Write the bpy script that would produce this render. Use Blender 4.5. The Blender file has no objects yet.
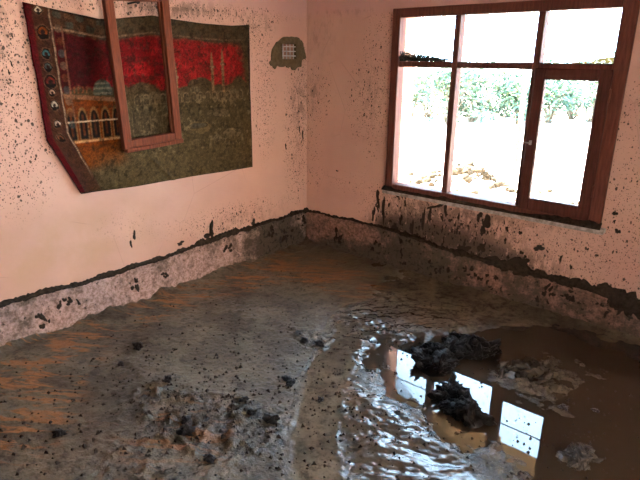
import bpy, bmesh, math, random
import numpy as np
from mathutils import Matrix, Vector

random.seed(7)
rng = np.random.default_rng(11)
scene = bpy.context.scene
col = scene.collection

# ------------------------------------------------------------------ camera
F, YAW, PIT, ROL = 542.916, math.radians(-40.553), math.radians(18.534), math.radians(0.4347)
CAM = Vector((3.036, -3.368, 1.55))
fw = Vector((math.sin(YAW)*math.cos(PIT), math.cos(YAW)*math.cos(PIT), -math.sin(PIT)))
rt = Vector((math.cos(YAW), -math.sin(YAW), 0)); up = rt.cross(fw)
r2 = math.cos(ROL)*rt + math.sin(ROL)*up; u2 = -math.sin(ROL)*rt + math.cos(ROL)*up
cd = bpy.data.cameras.new('camera'); cam = bpy.data.objects.new('camera', cd); col.objects.link(cam)
cd.sensor_width = 36.0; cd.lens = F*36/640; cd.clip_start = 0.05; cd.clip_end = 500
m3 = Matrix((r2, u2, -fw)).transposed(); cam.matrix_world = Matrix.Translation(CAM) @ m3.to_4x4()
scene.camera = cam

# ------------------------------------------------------------------ sky and exposure
world = bpy.data.worlds.new('world'); scene.world = world; world.use_nodes = True
bg = world.node_tree.nodes['Background']
bg.inputs['Color'].default_value = (0.48, 0.73, 1.0, 1); bg.inputs['Strength'].default_value = 18.0
sd = bpy.data.lights.new('sun', 'SUN'); sd.energy = 110.0; sd.angle = math.radians(3); sd.color = (1, .86, .66)
sun = bpy.data.objects.new('sun', sd); col.objects.link(sun)
sun.rotation_euler = Vector((-0.62, 0.10, 0.78)).to_track_quat('Z', 'Y').to_euler()
vs = scene.view_settings
vs.view_transform = 'Standard'; vs.look = 'None'; vs.gamma = 1.0; vs.use_curve_mapping = False
vs.exposure = 1.16

# ------------------------------------------------------------------ helpers
_tab = {}
def vnoise(x, y, seed=0):
    if seed not in _tab: _tab[seed] = np.random.default_rng(seed+100).random((257, 257))
    T = _tab[seed]
    xi = np.floor(x).astype(int); yi = np.floor(y).astype(int); fx = x-xi; fy = y-yi
    fx = fx*fx*(3-2*fx); fy = fy*fy*(3-2*fy); a = xi & 255; b = yi & 255
    return (T[a, b]*(1-fx)+T[a+1, b]*fx)*(1-fy)+(T[a, b+1]*(1-fx)+T[a+1, b+1]*fx)*fy
def fbm(x, y, f, o=4, seed=0, g=.5):
    x = np.asarray(x, float); y = np.asarray(y, float); s = 0; a = 1; t = 0
    for k in range(o):
        s = s + a*vnoise(x*f+17.3*k, y*f-9.1*k, seed+k); t += a; a *= g; f *= 2.03
    return s/t*2-1
def sstep(a, b, x):
    t = np.clip((x-a)/(b-a), 0, 1); return t*t*(3-2*t)
def lerp(a, b, t): return a+(b-a)*t

def mesh_obj(name, verts, faces, mat=None, parent=None, smooth=False):
    me = bpy.data.meshes.new(name)
    me.from_pydata([tuple(map(float, v)) for v in verts] if not isinstance(verts, np.ndarray) else verts.tolist(), [], faces if isinstance(faces, list) else faces.tolist())
    me.update()
    if mat: me.materials.append(mat)
    if smooth: me.polygons.foreach_set('use_smooth', [True]*len(me.polygons))
    o = bpy.data.objects.new(name, me); col.objects.link(o)
    if parent: o.parent = parent
    return o
def bm_obj(name, bm, mat=None, parent=None, smooth=False):
    me = bpy.data.meshes.new(name); bmesh.ops.recalc_face_normals(bm, faces=bm.faces[:]); bm.to_mesh(me); bm.free()
    if mat: me.materials.append(mat)
    if smooth: me.polygons.foreach_set('use_smooth', [True]*len(me.polygons))
    o = bpy.data.objects.new(name, me); col.objects.link(o)
    if parent: o.parent = parent
    return o
def add_box(bm, a, b, bevel=0.0):
    c = [(a[i]+b[i])/2 for i in range(3)]; s = [abs(b[i]-a[i]) for i in range(3)]
    r = bmesh.ops.create_cube(bm, size=1, matrix=Matrix.Translation(c) @ Matrix.Diagonal((*s, 1)))
    if bevel:
        es = list({e for v in r['verts'] for e in v.link_edges})
        bmesh.ops.bevel(bm, geom=es, offset=bevel, segments=1, affect='EDGES')
def box(name, a, b, mat, parent=None, bevel=0.0):
    bm = bmesh.new(); add_box(bm, a, b, bevel); return bm_obj(name, bm, mat, parent)
def tube(name, pts, r, mat, parent=None, n=8):
    bm = bmesh.new(); add_tube(bm, pts, r, n); return bm_obj(name, bm, mat, parent, True)
def add_tube(bm, pts, r, n=8):
    pts = [Vector(p) for p in pts]; rings = []
    for i, p in enumerate(pts):
        d = (pts[min(i+1, len(pts)-1)]-pts[max(i-1, 0)]).normalized()
        a = d.orthogonal().normalized(); b = d.cross(a); rr = r[i] if hasattr(r, '__len__') else r
        rings.append([bm.verts.new(p+a*math.cos(2*math.pi*k/n)*rr+b*math.sin(2*math.pi*k/n)*rr) for k in range(n)])
    for i in range(len(rings)-1):
        for k in range(n): bm.faces.new((rings[i][k], rings[i][(k+1) % n], rings[i+1][(k+1) % n], rings[i+1][k]))
    bm.faces.new(rings[0]); bm.faces.new(rings[-1][::-1])
def grid_faces(nx, ny):
    i, j = np.meshgrid(np.arange(nx-1), np.arange(ny-1), indexing='ij')
    a = (i*ny+j).ravel(); return np.stack([a, a+ny, a+ny+1, a+1], 1)
def fattr(o, name, arr):
    at = o.data.attributes.new(name, 'FLOAT', 'POINT'); at.data.foreach_set('value', np.asarray(arr, np.float32).ravel())
def tag(o, label=None, cat=None, group=None, kind=None):
    if label: o['label'] = label
    if cat: o['category'] = cat
    if group: o['group'] = group
    if kind: o['kind'] = kind
    return o
def empty(name, loc=(0, 0, 0), parent=None):
    o = bpy.data.objects.new(name, None); col.objects.link(o); o.location = loc; o.empty_display_size = .1
    if parent: o.parent = parent
    return o

# ------------------------------------------------------------------ materials
class Mat:
    def __init__(s, name):
        s.m = bpy.data.materials.new(name); s.m.use_nodes = True; s.t = s.m.node_tree; s.n = s.t.nodes
        s.b = s.n['Principled BSDF']; s.tc = s.n.new('ShaderNodeTexCoord').outputs['Object']
    def put(s, sock, v):
        if hasattr(v, 'links') or isinstance(v, bpy.types.NodeSocket): s.t.links.new(v, sock)
        else: sock.default_value = (*v, 1) if hasattr(v, '__len__') and len(v) == 3 and sock.type == 'RGBA' else v
    def map(s, scale=(1, 1, 1), rot=(0, 0, 0), v=None):
        q = s.n.new('ShaderNodeMapping'); s.put(q.inputs['Vector'], v or s.tc)
        q.inputs['Scale'].default_value = scale; q.inputs['Rotation'].default_value = rot; return q.outputs[0]
    def noise(s, scale, detail=5, rough=.55, v=None, dist=0):
        q = s.n.new('ShaderNodeTexNoise'); s.put(q.inputs['Vector'], v or s.tc); q.inputs['Scale'].default_value = scale
        q.inputs['Detail'].default_value = detail; q.inputs['Roughness'].default_value = rough; q.inputs['Distortion'].default_value = dist
        return q.outputs['Fac']
    def voro(s, scale, v=None, rnd=1):
        q = s.n.new('ShaderNodeTexVoronoi'); s.put(q.inputs['Vector'], v or s.tc); q.inputs['Scale'].default_value = scale
        q.inputs['Randomness'].default_value = rnd; return q.outputs['Distance'], q.outputs['Color']
    def math(s, op, a, b=0, c=None, clamp=False):
        q = s.n.new('ShaderNodeMath'); q.operation = op; q.use_clamp = clamp; s.put(q.inputs[0], a); s.put(q.inputs[1], b)
        if c is not None: s.put(q.inputs[2], c)
        return q.outputs[0]
    def rng(s, v, a, b, c=0., d=1.):
        q = s.n.new('ShaderNodeMapRange'); q.interpolation_type = 'SMOOTHSTEP'
        for k, x in zip(('Value', 'From Min', 'From Max', 'To Min', 'To Max'), (v, a, b, c, d)): s.put(q.inputs[k], x)
        return q.outputs['Result']
    def mix(s, f, a, b):
        q = s.n.new('ShaderNodeMix'); q.data_type = 'RGBA'; s.put(q.inputs[0], f); s.put(q.inputs[6], a); s.put(q.inputs[7], b); return q.outputs[2]
    def sep(s, v):
        q = s.n.new('ShaderNodeSeparateXYZ'); s.put(q.inputs[0], v); return q.outputs
    def attr(s, name, out='Fac'):
        q = s.n.new('ShaderNodeAttribute'); q.attribute_name = name; return q.outputs[out]
    def bump(s, h, strength=.5, dist=.01, prev=None):
        q = s.n.new('ShaderNodeBump'); s.put(q.inputs['Height'], h); q.inputs['Strength'].default_value = strength; q.inputs['Distance'].default_value = dist
        if prev is not None: s.put(q.inputs['Normal'], prev)
        return q.outputs[0]
    def fin(s, color=None, rough=None, normal=None, spec=None, metal=None):
        if color is not None: s.put(s.b.inputs['Base Color'], color)
        if rough is not None: s.put(s.b.inputs['Roughness'], rough)
        if normal is not None: s.put(s.b.inputs['Normal'], normal)
        if spec is not None: s.put(s.b.inputs['Specular IOR Level'], spec)
        if metal is not None: s.put(s.b.inputs['Metallic'], metal)
        return s.m

MUD = (.062, .05, .034)
MUDK = (.022, .017, .013)

def wall_material():
    m = Mat('pink_plaster')
    n1 = m.noise(1.3, 4); n2 = m.noise(9, 6, .65)
    c = m.mix(m.rng(n1, .35, .7), (.64, .415, .325), (.56, .345, .275))
    c = m.mix(m.rng(n2, .52, .8, 0, .35), c, (.50, .34, .24))
    # yellowish water stain where the paint has soaked
    c = m.mix(m.math('MULTIPLY', m.attr('stain'), m.rng(m.noise(5, 5, .6), .3, .7, .35, .95)), c, (.50, .325, .20))
    c = m.mix(m.math('MULTIPLY', m.attr('clean'), .6), c, (.58, .355, .33))
    sp = m.attr('splash')
    wv = m.map((1, 1, .75))
    tot = None
    for sc, pw, rad in ((170, 3.0, .50), (95, 3.6, .48), (48, 6.5, .44)):
        d, cc = m.voro(sc, wv)
        d = m.math('ADD', d, m.math('MULTIPLY', m.math('SUBTRACT', m.noise(sc*1.6, 3, .6), .5), .75))
        rnd = m.sep(cc)[0]
        r = m.math('MULTIPLY', m.math('POWER', rnd, m.math('DIVIDE', pw*.5, m.math('ADD', sp, .12))), rad)
        k = m.rng(d, r, m.math('SUBTRACT', r, .12))
        k = m.math('MULTIPLY', k, m.rng(sp, .04, .16))
        k = m.math('MULTIPLY', k, m.rng(r, .06, .12))
        tot = k if tot is None else m.math('MAXIMUM', tot, k)
    film = m.math('MULTIPLY', m.attr('film'), m.rng(m.math('ADD', m.noise(22, 7, .72, m.map((1, 1, .5))), m.math('MULTIPLY', m.attr('film'), .17)), .51, .64))
    c = m.mix(m.math('MULTIPLY', film, .9), c, (.085, .06, .045))
    c = m.mix(m.math('MULTIPLY', tot, .93), c, (.05, .038, .028))
    # hairline cracks
    cr, _ = m.voro(2.2, m.map((1, 1, 1)))
    q = m.n.new('ShaderNodeTexVoronoi'); q.feature = 'DISTANCE_TO_EDGE'; m.put(q.inputs['Vector'], m.map((1.6, 1.6, 1.1))); q.inputs['Scale'].default_value = 1.7
    ck = m.math('MULTIPLY', m.rng(q.outputs['Distance'], .006, .0), m.rng(m.noise(1.9, 2), .5, .62, 0, .35))
    c = m.mix(ck, c, (.22, .15, .12))
    h = m.math('ADD', m.math('MULTIPLY', n2, .4), m.math('MULTIPLY', tot, .8))
    return m.fin(c, .85, m.bump(h, .5, .004), .25)
M_WALL = wall_material()

def plinth_material(name, a, b, lo, hi):
    m = Mat(name)
    n = m.noise(11, 8, .72); n2 = m.noise(36, 5, .7)
    c = m.mix(m.rng(m.math('ADD', m.math('MULTIPLY', n2, .6), m.math('MULTIPLY', m.noise(80, 4, .7), .4)), .42, .60), a, b)
    c = m.mix(m.rng(m.math('ADD', m.math('ADD', m.math('MULTIPLY', n, .45), m.math('MULTIPLY', m.noise(4.5, 6, .6), .30)), m.math('MULTIPLY', m.attr('mud'), .5)), lo, hi), c, (.085, .066, .047))
    c = m.mix(m.rng(m.math('ADD', m.noise(34, 6, .7), m.math('MULTIPLY', m.attr('mud'), .22)), .59, .68), c, (.026, .02, .014))
    return m.fin(c, .8, m.bump(m.math('ADD', n, n2), 1.0, .03), .3)
M_PL_L = plinth_material('washed_plaster_pale', (.66, .47, .41), (.33, .21, .16), .34, .52)
M_PL_B = plinth_material('washed_plaster_shaded', (.38, .21, .165), (.15, .083, .06), .33, .50)  # left band's plaster with shade put into the colour, plus heavier mud

def mud_material():
    m = Mat('wet_mud')
    wet = m.attr('wet')
    c = m.mix(m.rng(m.noise(3.2, 6, .65), .35, .65), (.085, .071, .048), (.195, .168, .116))
    c = m.mix(m.rng(m.noise(20, 8, .8), .46, .62, 0, .8), c, (.034, .028, .019))
    st = m.map((2.0, 11, 1), (0, 0, 0), m.map((1, 1, 1), (0, 0, math.radians(-36))))
    stn = m.math('ADD', m.math('MULTIPLY', m.noise(1.5, 7, .68, st, .9), .72), m.math('MULTIPLY', m.noise(5, 5, .6), .28))
    f = m.math('MULTIPLY', m.rng(m.math('ADD', stn, m.math('MULTIPLY', m.attr('clay'), .045)), .525, .585), m.rng(m.attr('clay'), .08, .5))
    c = m.mix(f, c, m.mix(m.noise(30, 4), (.42, .20, .075), (.22, .105, .045)))
    c = m.mix(m.math('MULTIPLY', m.attr('glint'), .75), c, (.058, .047, .034))
    c = m.mix(m.math('MULTIPLY', m.attr('silt'), .8), c, (.060, .043, .026))
    h = m.math('ADD', m.math('MULTIPLY', m.noise(55, 6, .7), .9), m.math('MULTIPLY', m.noise(130, 3, .6), .35))
    h = m.math('MULTIPLY', h, m.attr('rough'))
    r = m.math('SUBTRACT', .66, m.math('MULTIPLY', wet, .58))
    r = m.math('ADD', r, m.math('MULTIPLY', m.math('SUBTRACT', m.noise(6, 5), .5), .25))
    return m.fin(c, m.math('MAXIMUM', r, .07), m.bump(h, 1.0, .013), m.math('ADD', .18, m.math('MULTIPLY', wet, .36)))
M_MUD = mud_material()

def simple(name, ca, cb, scale, rough, bump=.4, dist=.004, spec=.4, stretch=(1, 1, 1)):
    m = Mat(name); v = m.map(stretch); n = m.noise(scale, 6, .65, v)
    return m.fin(m.mix(m.rng(n, .3, .7), ca, cb), rough, m.bump(n, bump, dist), spec)
M_CLOD = simple('dark_wet_mud', (.0045, .0035, .003), (.011, .009, .007), 45, .30, .9, .006, .22)
M_CLOD2 = simple('slick_grey_mud', (.045, .037, .028), (.085, .07, .052), 26, .16, .5, .003, .5)
M_RIDGE = simple('caked_mud', (.018, .013, .009), (.048, .036, .025), 45, .85, .9, .006, .15)
M_VENTMUD = simple('olive_mud', (.085, .068, .034), (.135, .108, .06), 40, .8, .6, .005, .3)
M_DARK = simple('hole_and_nail_black', (.006, .006, .006), (.012, .011, .01), 10, .9)
M_WIRE = simple('pale_wire', (.62, .60, .58), (.45, .43, .42), 20, .4)
M_STEEL = simple('dull_steel', (.55, .54, .52), (.35, .34, .33), 60, .35); M_STEEL.node_tree.nodes['Principled BSDF'].inputs['Metallic'].default_value = .8
def wood(name, ca, cb, mudamt=.0):
    m = Mat(name); g = m.noise(9, 6, .7, m.map((9, 9, .8))); n = m.noise(16, 5, .65)
    c = m.mix(m.rng(g, .3, .72), ca, cb)
    c = m.mix(m.rng(n, .66-mudamt, .78-mudamt, 0, .85), c, (.07, .054, .038))
    return m.fin(c, .6, m.bump(g, .3, .003), .1)
M_FRAME = wood('red_brown_wood', (.16, .058, .040), (.085, .032, .024), .0)
M_CASE = wood('dark_sash_wood', (.10, .036, .027), (.055, .021, .017), .0)
M_SASH = wood('terracotta_wood', (.20, .056, .026), (.10, .030, .016), .03)
M_EAVE = wood('eave_wood', (.26, .18, .085), (.17, .115, .06))
M_SILL = simple('grimy_sill', (.50, .47, .43), (.22, .19, .16), 30, .6, .4)
M_GROUND = simple('pale_dry_ground', (.52, .48, .42), (.42, .38, .33), 3, .9, .6, .03, .2)
M_ROCK = simple('tan_rubble', (.055, .036, .015), (.022, .016, .009), 9, .9, .8, .02, .2)
M_LEAF = simple('bright_leaf', (.040, .082, .042), (.024, .058, .046), 2, .6, .1)
M_LEAF2 = simple('yellow_leaf', (.075, .092, .03), (.045, .07, .035), 2, .6, .1)
M_TWIG = simple('twig_bark', (.10, .08, .05), (.07, .055, .035), 20, .8)
M_HILL = simple('hill_scrub', (.0085, .0068, .0026), (.005, .0045, .0018), .3, .95, .2, .004, 0.0)
M_GRASS = simple('muddy_grass', (.022, .026, .012), (.012, .013, .007), 60, .7)
M_CEIL = simple('ceiling_plaster', (.70, .60, .56), (.62, .52, .48), 4, .9)
M_POST = simple('ochre_post', (.11, .055, .018), (.08, .04, .014), 12, .7)
M_CABLE = simple('black_cable', (.01, .01, .01), (.02, .02, .02), 10, .6)

def water_material():
    m = Mat('muddy_water')
    c = m.mix(m.noise(2.2, 5), (.052, .038, .024), (.035, .026, .017))
    q = m.fin(c, .015, m.bump(m.noise(5, 2), .02, .01), .5); m.b.inputs['IOR'].default_value = 1.36; return q
M_WATER = water_material()
def glass_material():
    m = Mat('dusty_glass'); t = m.t; n = m.n
    tr = n.new('ShaderNodeBsdfTransparent'); gl = n.new('ShaderNodeBsdfGlossy'); gl.inputs['Roughness'].default_value = .02
    df = n.new('ShaderNodeBsdfDiffuse'); df.inputs['Color'].default_value = (.12, .10, .08, 1)
    fr = n.new('ShaderNodeFresnel'); fr.inputs['IOR'].default_value = 1.45
    a = n.new('ShaderNodeMixShader'); t.links.new(m.math('MULTIPLY', fr.outputs[0], .8), a.inputs[0]); t.links.new(tr.outputs[0], a.inputs[1]); t.links.new(gl.outputs[0], a.inputs[2])
    z = m.sep(m.tc)[2]
    k = m.math('MULTIPLY', m.rng(m.noise(38, 4, .6), .62, .70), m.rng(m.math('ADD', z, m.math('MULTIPLY', m.noise(9, 3), .12)), .86, .72, 0, .75))
    b = n.new('ShaderNodeMixShader'); t.links.new(k, b.inputs[0]); t.links.new(a.outputs[0], b.inputs[1]); t.links.new(df.outputs[0], b.inputs[2])
    t.links.new(b.outputs[0], n['Material Output'].inputs['Surface']); return m.m
M_GLASS = glass_material()

# ------------------------------------------------------------------ room shell
RX, RY, RZ, TH = 4.4, -4.8, 2.75, .30
WX0, WX1, WZ0, WZ1 = .810, 2.309, .617, 1.870
XM1, XM2, ZT = 1.295, 1.818, 1.514

def wall(name, axis, pos, outdir, s0, s1, z0, z1, holes, mat, cell=.07):
    """wall slab in plane axis=pos, running s0..s1, thickness TH outwards, with rectangular openings"""
    def lines(a, b, extra):
        L = set(np.round(np.linspace(a, b, max(2, int((b-a)/cell)+1)), 4)); ex = [e for e in extra if a < e < b]
        L = {l for l in L if all(abs(l-e) > .012 for e in ex) or l in (round(a, 4), round(b, 4))} | set(ex); return np.array(sorted(L))
    S = lines(s0, s1, [h[0] for h in holes]+[h[1] for h in holes]); Z = lines(z0, z1, [h[2] for h in holes]+[h[3] for h in holes])
    ns, nz = len(S), len(Z); solid = np.ones((ns-1, nz-1), bool)
    for h in holes:
        for i in range(ns-1):
            for j in range(nz-1):
                cs, cz = (S[i]+S[i+1])/2, (Z[j]+Z[j+1])/2
                if h[0] < cs < h[1] and h[2] < cz < h[3]: solid[i, j] = False
    V = []
    for d in (0, TH):
        for s in S:
            for z in Z: V.append((pos+outdir*d, s, z) if axis == 'x' else (s, pos+outdir*d, z))
    N = ns*nz; id_ = lambda d, i, j: d*N+i*nz+j; Fc = []
    for i in range(ns-1):
        for j in range(nz-1):
            if not solid[i, j]: continue
            Fc.append([id_(0, i, j), id_(0, i+1, j), id_(0, i+1, j+1), id_(0, i, j+1)])
            Fc.append([id_(1, i, j), id_(1, i, j+1), id_(1, i+1, j+1), id_(1, i+1, j)])
            for di, dj, p, q in ((-1, 0, (i, j), (i, j+1)), (1, 0, (i+1, j), (i+1, j+1)), (0, -1, (i, j), (i+1, j)), (0, 1, (i, j+1), (i+1, j+1))):
                a, b = i+di, j+dj
                if not (0 <= a < ns-1 and 0 <= b < nz-1 and solid[a, b]): Fc.append([id_(0, *p), id_(0, *q), id_(1, *q), id_(1, *p)])
    o = mesh_obj(name, V, Fc, mat); bm = bmesh.new(); bm.from_mesh(o.data); bmesh.ops.recalc_face_normals(bm, faces=bm.faces[:]); bm.to_mesh(o.data); bm.free()
    tag(o, kind='structure'); sv = np.array([v[1] if axis == 'x' else v[0] for v in V]); zv = np.array([v[2] for v in V]); front = np.arange(len(V)) < N
    return o, sv, zv, front
def gs(s, z, cs, cz, rs, rz, a): return a*np.exp(-((s-cs)/rs)**2-((z-cz)/rz)**2)

VENT = (-.298, -.145, 1.541, 1.648)
wl, s, z, fr = wall('wall_left', 'x', 0, -1, RY, TH, -.15, RZ, [VENT], M_WALL)
sp = gs(s, z, -2.32, 1.55, .22, .45, .8)+gs(s, z, -2.25, 1.0, .2, .3, .14)+gs(s, z, -.05, 1.25, .13, .30, .55)+gs(s, z, -.12, .85, .12, .35, .45)+gs(s, z, -.48, 1.3, .12, .45, .30)+gs(s, z, -.85, .42, .5, .10, .26)+gs(s, z, -1.7, .55, .3, .15, .10)+gs(s, z, -1.2, 1.83, .8, .05, .5)+gs(s, z, -.55, 1.72, .12, .10, .35)
sp = sp*sstep(1.90, 1.84, z)*fr; fattr(wl, 'splash', sp)
fattr(wl, 'film', (gs(s, z, -.52, 1.78, .16, .06, .5)+gs(s, z, -1.25, 1.82, .45, .05, .9)+gs(s, z, -.06, 1.22, .14, .14, .55)+gs(s, z, -.10, .9, .06, .3, .35)+gs(s, z, -.7, .36, .35, .10, .45)+gs(s, z, -2.33, 1.65, .16, .3, .55))*fr)
fattr(wl, 'stain', (gs(s, z, -2.1, .5, .9, .28, .9)+gs(s, z, -.35, 1.0, .3, .6, .25))*fr); fattr(wl, 'clean', sstep(1.84, 1.9, z)*fr)

wb, s, z, fr = wall('wall_back', 'y', 0, 1, 0, RX+TH, -.15, RZ, [(WX0, WX1, WZ0, WZ1)], M_WALL)
sp = gs(s, z, .66, 1.30, .17, .32, .75)+gs(s, z, .08, 1.28, .14, .16, .7)+gs(s, z, .05, .9, .1, .4, .3)+gs(s, z, .75, 1.75, .1, .15, .4)+gs(s, z, 1.0, .45, .28, .16, .95)+gs(s, z, 1.45, .42, .4, .2, .9)+gs(s, z, 2.1, .40, .4, .22, .65)+gs(s, z, 2.47, 1.32, .2, .10, .6)+gs(s, z, 2.45, .75, .25, .4, .42)+gs(s, z, .4, .6, .3, .15, .12)
sp = sp*sstep(1.88, 1.82, z)*fr; fattr(wb, 'splash', sp)
fattr(wb, 'film', (gs(s, z, .35, 1.855, .35, .022, .45)+gs(s, z, 1.05, .36, .3, .16, 1.0)+gs(s, z, 1.5, .34, .35, .16, 1.0)+gs(s, z, 1.9, .28, .3, .10, .8)+gs(s, z, .8, .33, .15, .1, .7)+gs(s, z, 1.5, .55, .7, .06, .55)+gs(s, z, .06, 1.28, .12, .12, .55)+gs(s, z, .66, 1.3, .14, .3, .35)+gs(s, z, 2.5, 1.33, .12, .03, .7)+gs(s, z, .1, 1.7, .2, .15, .25))*fr)
fattr(wb, 'stain', gs(s, z, .3, 1.5, .4, .4, .25)*fr); fattr(wb, 'clean', sstep(1.84, 1.9, z)*fr)
wr, s, z, fr = wall('wall_right', 'x', RX, 1, RY, TH, -.15, RZ, [(-2.5, -1.75, .0, 2.05)], M_WALL, .3)
wf, s, z, fr = wall('wall_front', 'y', RY, -1, 0, RX, -.15, RZ, [], M_WALL, .3)
ce = box('ceiling', (-TH, RY-TH, RZ), (RX+TH, TH, RZ+.15), M_CEIL); tag(ce, kind='structure')

# door opening behind the viewer
d1 = tag(empty('door_1', (RX, -2.125, 0)), kind='structure')
for nm, a, b in (('jamb', (-.04, -.375, 0), (.1, -.315, 2.05)), ('jamb', (-.04, .315, 0), (.1, .375, 2.05)), ('head', (-.04, -.315, 1.99), (.1, .315, 2.05))): box(nm, a, b, M_FRAME, d1, .004)

# ------------------------------------------------------------------ mud floor
def poly_sd(px, py, P):
    d = np.full(px.shape, 1e9); ins = np.zeros(px.shape, bool); n = len(P)
    for i in range(n):
        ax, ay = P[i]; bx, by = P[(i+1) % n]; ex, ey = bx-ax, by-ay; wx, wy = px-ax, py-ay
        t = np.clip((wx*ex+wy*ey)/(ex*ex+ey*ey), 0, 1); d = np.minimum(d, np.hypot(wx-ex*t, wy-ey*t))
        c = ((ay <= py) & (by > py)) | ((by <= py) & (ay > py))
        with np.errstate(divide='ignore', invalid='ignore'): xi = ax+(py-ay)/(by-ay if by != ay else 1e-9)*ex
        ins ^= c & (px < xi)
    return np.where(ins, -d, d)
def seg_d(px, py, P):
    d = np.full(px.shape, 1e9)
    for (ax, ay), (bx, by) in zip(P[:-1], P[1:]):
        ex, ey = bx-ax, by-ay; t = np.clip(((px-ax)*ex+(py-ay)*ey)/(ex*ex+ey*ey), 0, 1); d = np.minimum(d, np.hypot(px-ax-ex*t, py-ay-ey*t))
    return d
PUD = [(1.50, -1.12), (1.60, -.93), (1.72, -.72), (1.95, -.40), (2.23, -.12), (2.70, -.04), (3.15, -.3), (3.2, -1.2), (2.85, -1.55), (2.58, -1.58), (2.42, -1.53), (2.17, -1.52), (1.97, -1.50), (1.72, -1.40)]
fx = np.concatenate([np.arange(-.05, 3.0, .0065), np.arange(3.0, RX+.15, .05)])
fy = np.concatenate([np.arange(RY-.05, -3.05, .05), np.arange(-3.05, .04, .0065)])
X, Y = np.meshgrid(fx, fy, indexing='ij')
def ell(cx, cy, rx, ry, rot=0):
    c, s_ = math.cos(rot), math.sin(rot); dx, dy = X-cx, Y-cy
    return np.exp(-(((dx*c+dy*s_)/rx)**2+((-dx*s_+dy*c)/ry)**2)**1.5)
wob = fbm(X, Y, 3.5, 3, 3)
psd = poly_sd(X, Y, PUD)+.11*wob+.07*fbm(X, Y, 11, 4, 5, .6)
strip = seg_d(X, Y, [(1.26, -.75), (1.40, -1.25), (1.55, -1.6), (1.76, -1.92), (2.0, -2.15), (2.4, -2.5)])
stripm = sstep(.16, .07, strip+.02*wob)
glint = np.clip(1.2*ell(1.42, -.90, .34, .40, .3)+.8*ell(1.66, -.66, .2, .14)+ell(1.80, -1.62, .34, .20, -.25)+ell(2.13, -1.72, .36, .16, -.2)+ell(1.52, -1.28, .16, .30)+ell(2.2, -1.9, .5, .25), 0, 1)*(1-.75*stripm*sstep(-1.0, -1.35, Y))
isl = np.clip(ell(2.30, -.78, .24, .20, .6)+1.05*ell(2.67, -1.28, .11, .10)+.5*ell(1.84, -.93, .12, .16, -.3)+.5*ell(2.10, -1.27, .14, .07, -.6)+.55*ell(2.47, -1.02, .1, .06)+.6*ell(2.42, -1.48, .22, .06, -.1), 0, 1)
isl = np.clip(isl+.75*sstep(.02, .25, fbm(X, Y, 12, 4, 8, .6))*np.clip(ell(1.72, -1.36, .30, .14, -.4)+ell(2.2, -1.48, .4, .10, -.1)+ell(1.62, -1.05, .14, .2)+ell(2.42, -.98, .16, .14)+.6*ell(2.45, -.55, .3, .12), 0, 1), 0, 1)
lump = np.clip(ell(1.36, -2.15, .30, .22, .3)+.7*ell(.98, -2.2, .2, .15)+.6*ell(1.15, -1.3, .2, .1)+.6*ell(.65, -2.1, .22, .12)+.6*ell(1.5, -2.5, .5, .2)+.5*ell(.55, -1.3, .3, .14), 0, 1)
cxr, syr = math.cos(math.radians(40)), math.sin(math.radians(40)); A = X*cxr+Y*syr; B = -X*syr+Y*cxr
streak = fbm(A*.22, B, 9, 4, 20)
ridg = 1-np.abs(fbm(X, Y, 17, 3, 30)); fine = fbm(X, Y, 34, 3, 40)
near_silt = sstep(-.75, -.35, Y)          # calm silt below the window
h = .020+.010*fbm(X, Y, 1.6, 3, 10)+.0045*streak
near_silt = near_silt*(1-np.clip(1.3*glint, 0, 1)); calm = np.clip(stripm*(1-.6*glint)+.9*near_silt, 0, 1)
h = lerp(h, .010+.35*(h-.020), near_silt*.8)
h += (.004*fine+.003*fbm(X, Y, 60, 2, 45))*(1-.8*calm)*(1-.7*glint)
chunk = np.maximum(0, fbm(X, Y, 22, 3, 50))**1.0
h += lump*(.042*chunk+.004)+glint*((.0075+.008*sstep(-1.15, -.9, Y))*fbm(A*.55, B, 24, 3, 55, .55)+.008*fbm(A*.7, B, 7, 2, 54)+.0014*fine)
h += (.0011*fbm(strip, strip*0, 70, 3, 58)+.0016*fbm(X, Y, 9, 2, 59))*stripm
pm = sstep(.07, -.05, psd)
hp = -.012+.004*fbm(X, Y, 3, 2, 60)
islh = isl*(.030+.060*fbm(X, Y, 16, 5, 65, .62)+.012*fine)
h = lerp(np.maximum(h, .004), hp, pm)+islh*pm*.75
# mud banked against the two walls
h += .038*np.exp(-np.maximum(X, 0)/.08)*(1+1.3*fbm(X, Y, 8, 4, 70, .6))+.03*np.exp(-np.maximum(-Y, 0)/.06)*(1+.7*fbm(X, Y, 7, 3, 71))
fl = mesh_obj('floor', np.stack([X.ravel(), Y.ravel(), h.ravel()], 1), grid_faces(len(fx), len(fy)), M_MUD, None, True); tag(fl, kind='structure')
wet = np.clip(.25+.75*glint+.5*lump+.9*isl+.5*pm+.35*stripm+.35*near_silt+.25*sstep(.8, 1.5, X), 0, 1)
clay = np.clip(.95*ell(.35, -2.45, .28, .45, .9)+1.3*ell(.5, -.46, .42, .24, .1)+.45*ell(.2, -1.6, .2, .6)+.5*ell(.75, -2.75, .3, .25)+.35*ell(1.2, -.6, .5, .3)+.3*ell(1.3, -2.3, .4, .3)+.35*ell(2.6, -.3, .5, .2)+.6*ell(.25, -.95, .25, .3), 0, 1)
fattr(fl, 'wet', wet); fattr(fl, 'glint', np.clip(glint+.8*isl*pm, 0, 1)); fattr(fl, 'clay', clay*(1-glint)); fattr(fl, 'silt', np.clip(.9*pm*(1-isl)+.55*near_silt, 0, 1)); fattr(fl, 'rough', np.clip(.85-.7*calm-.4*pm*(1-isl)+.3*lump-.72*glint, .08, 1.2))

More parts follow.
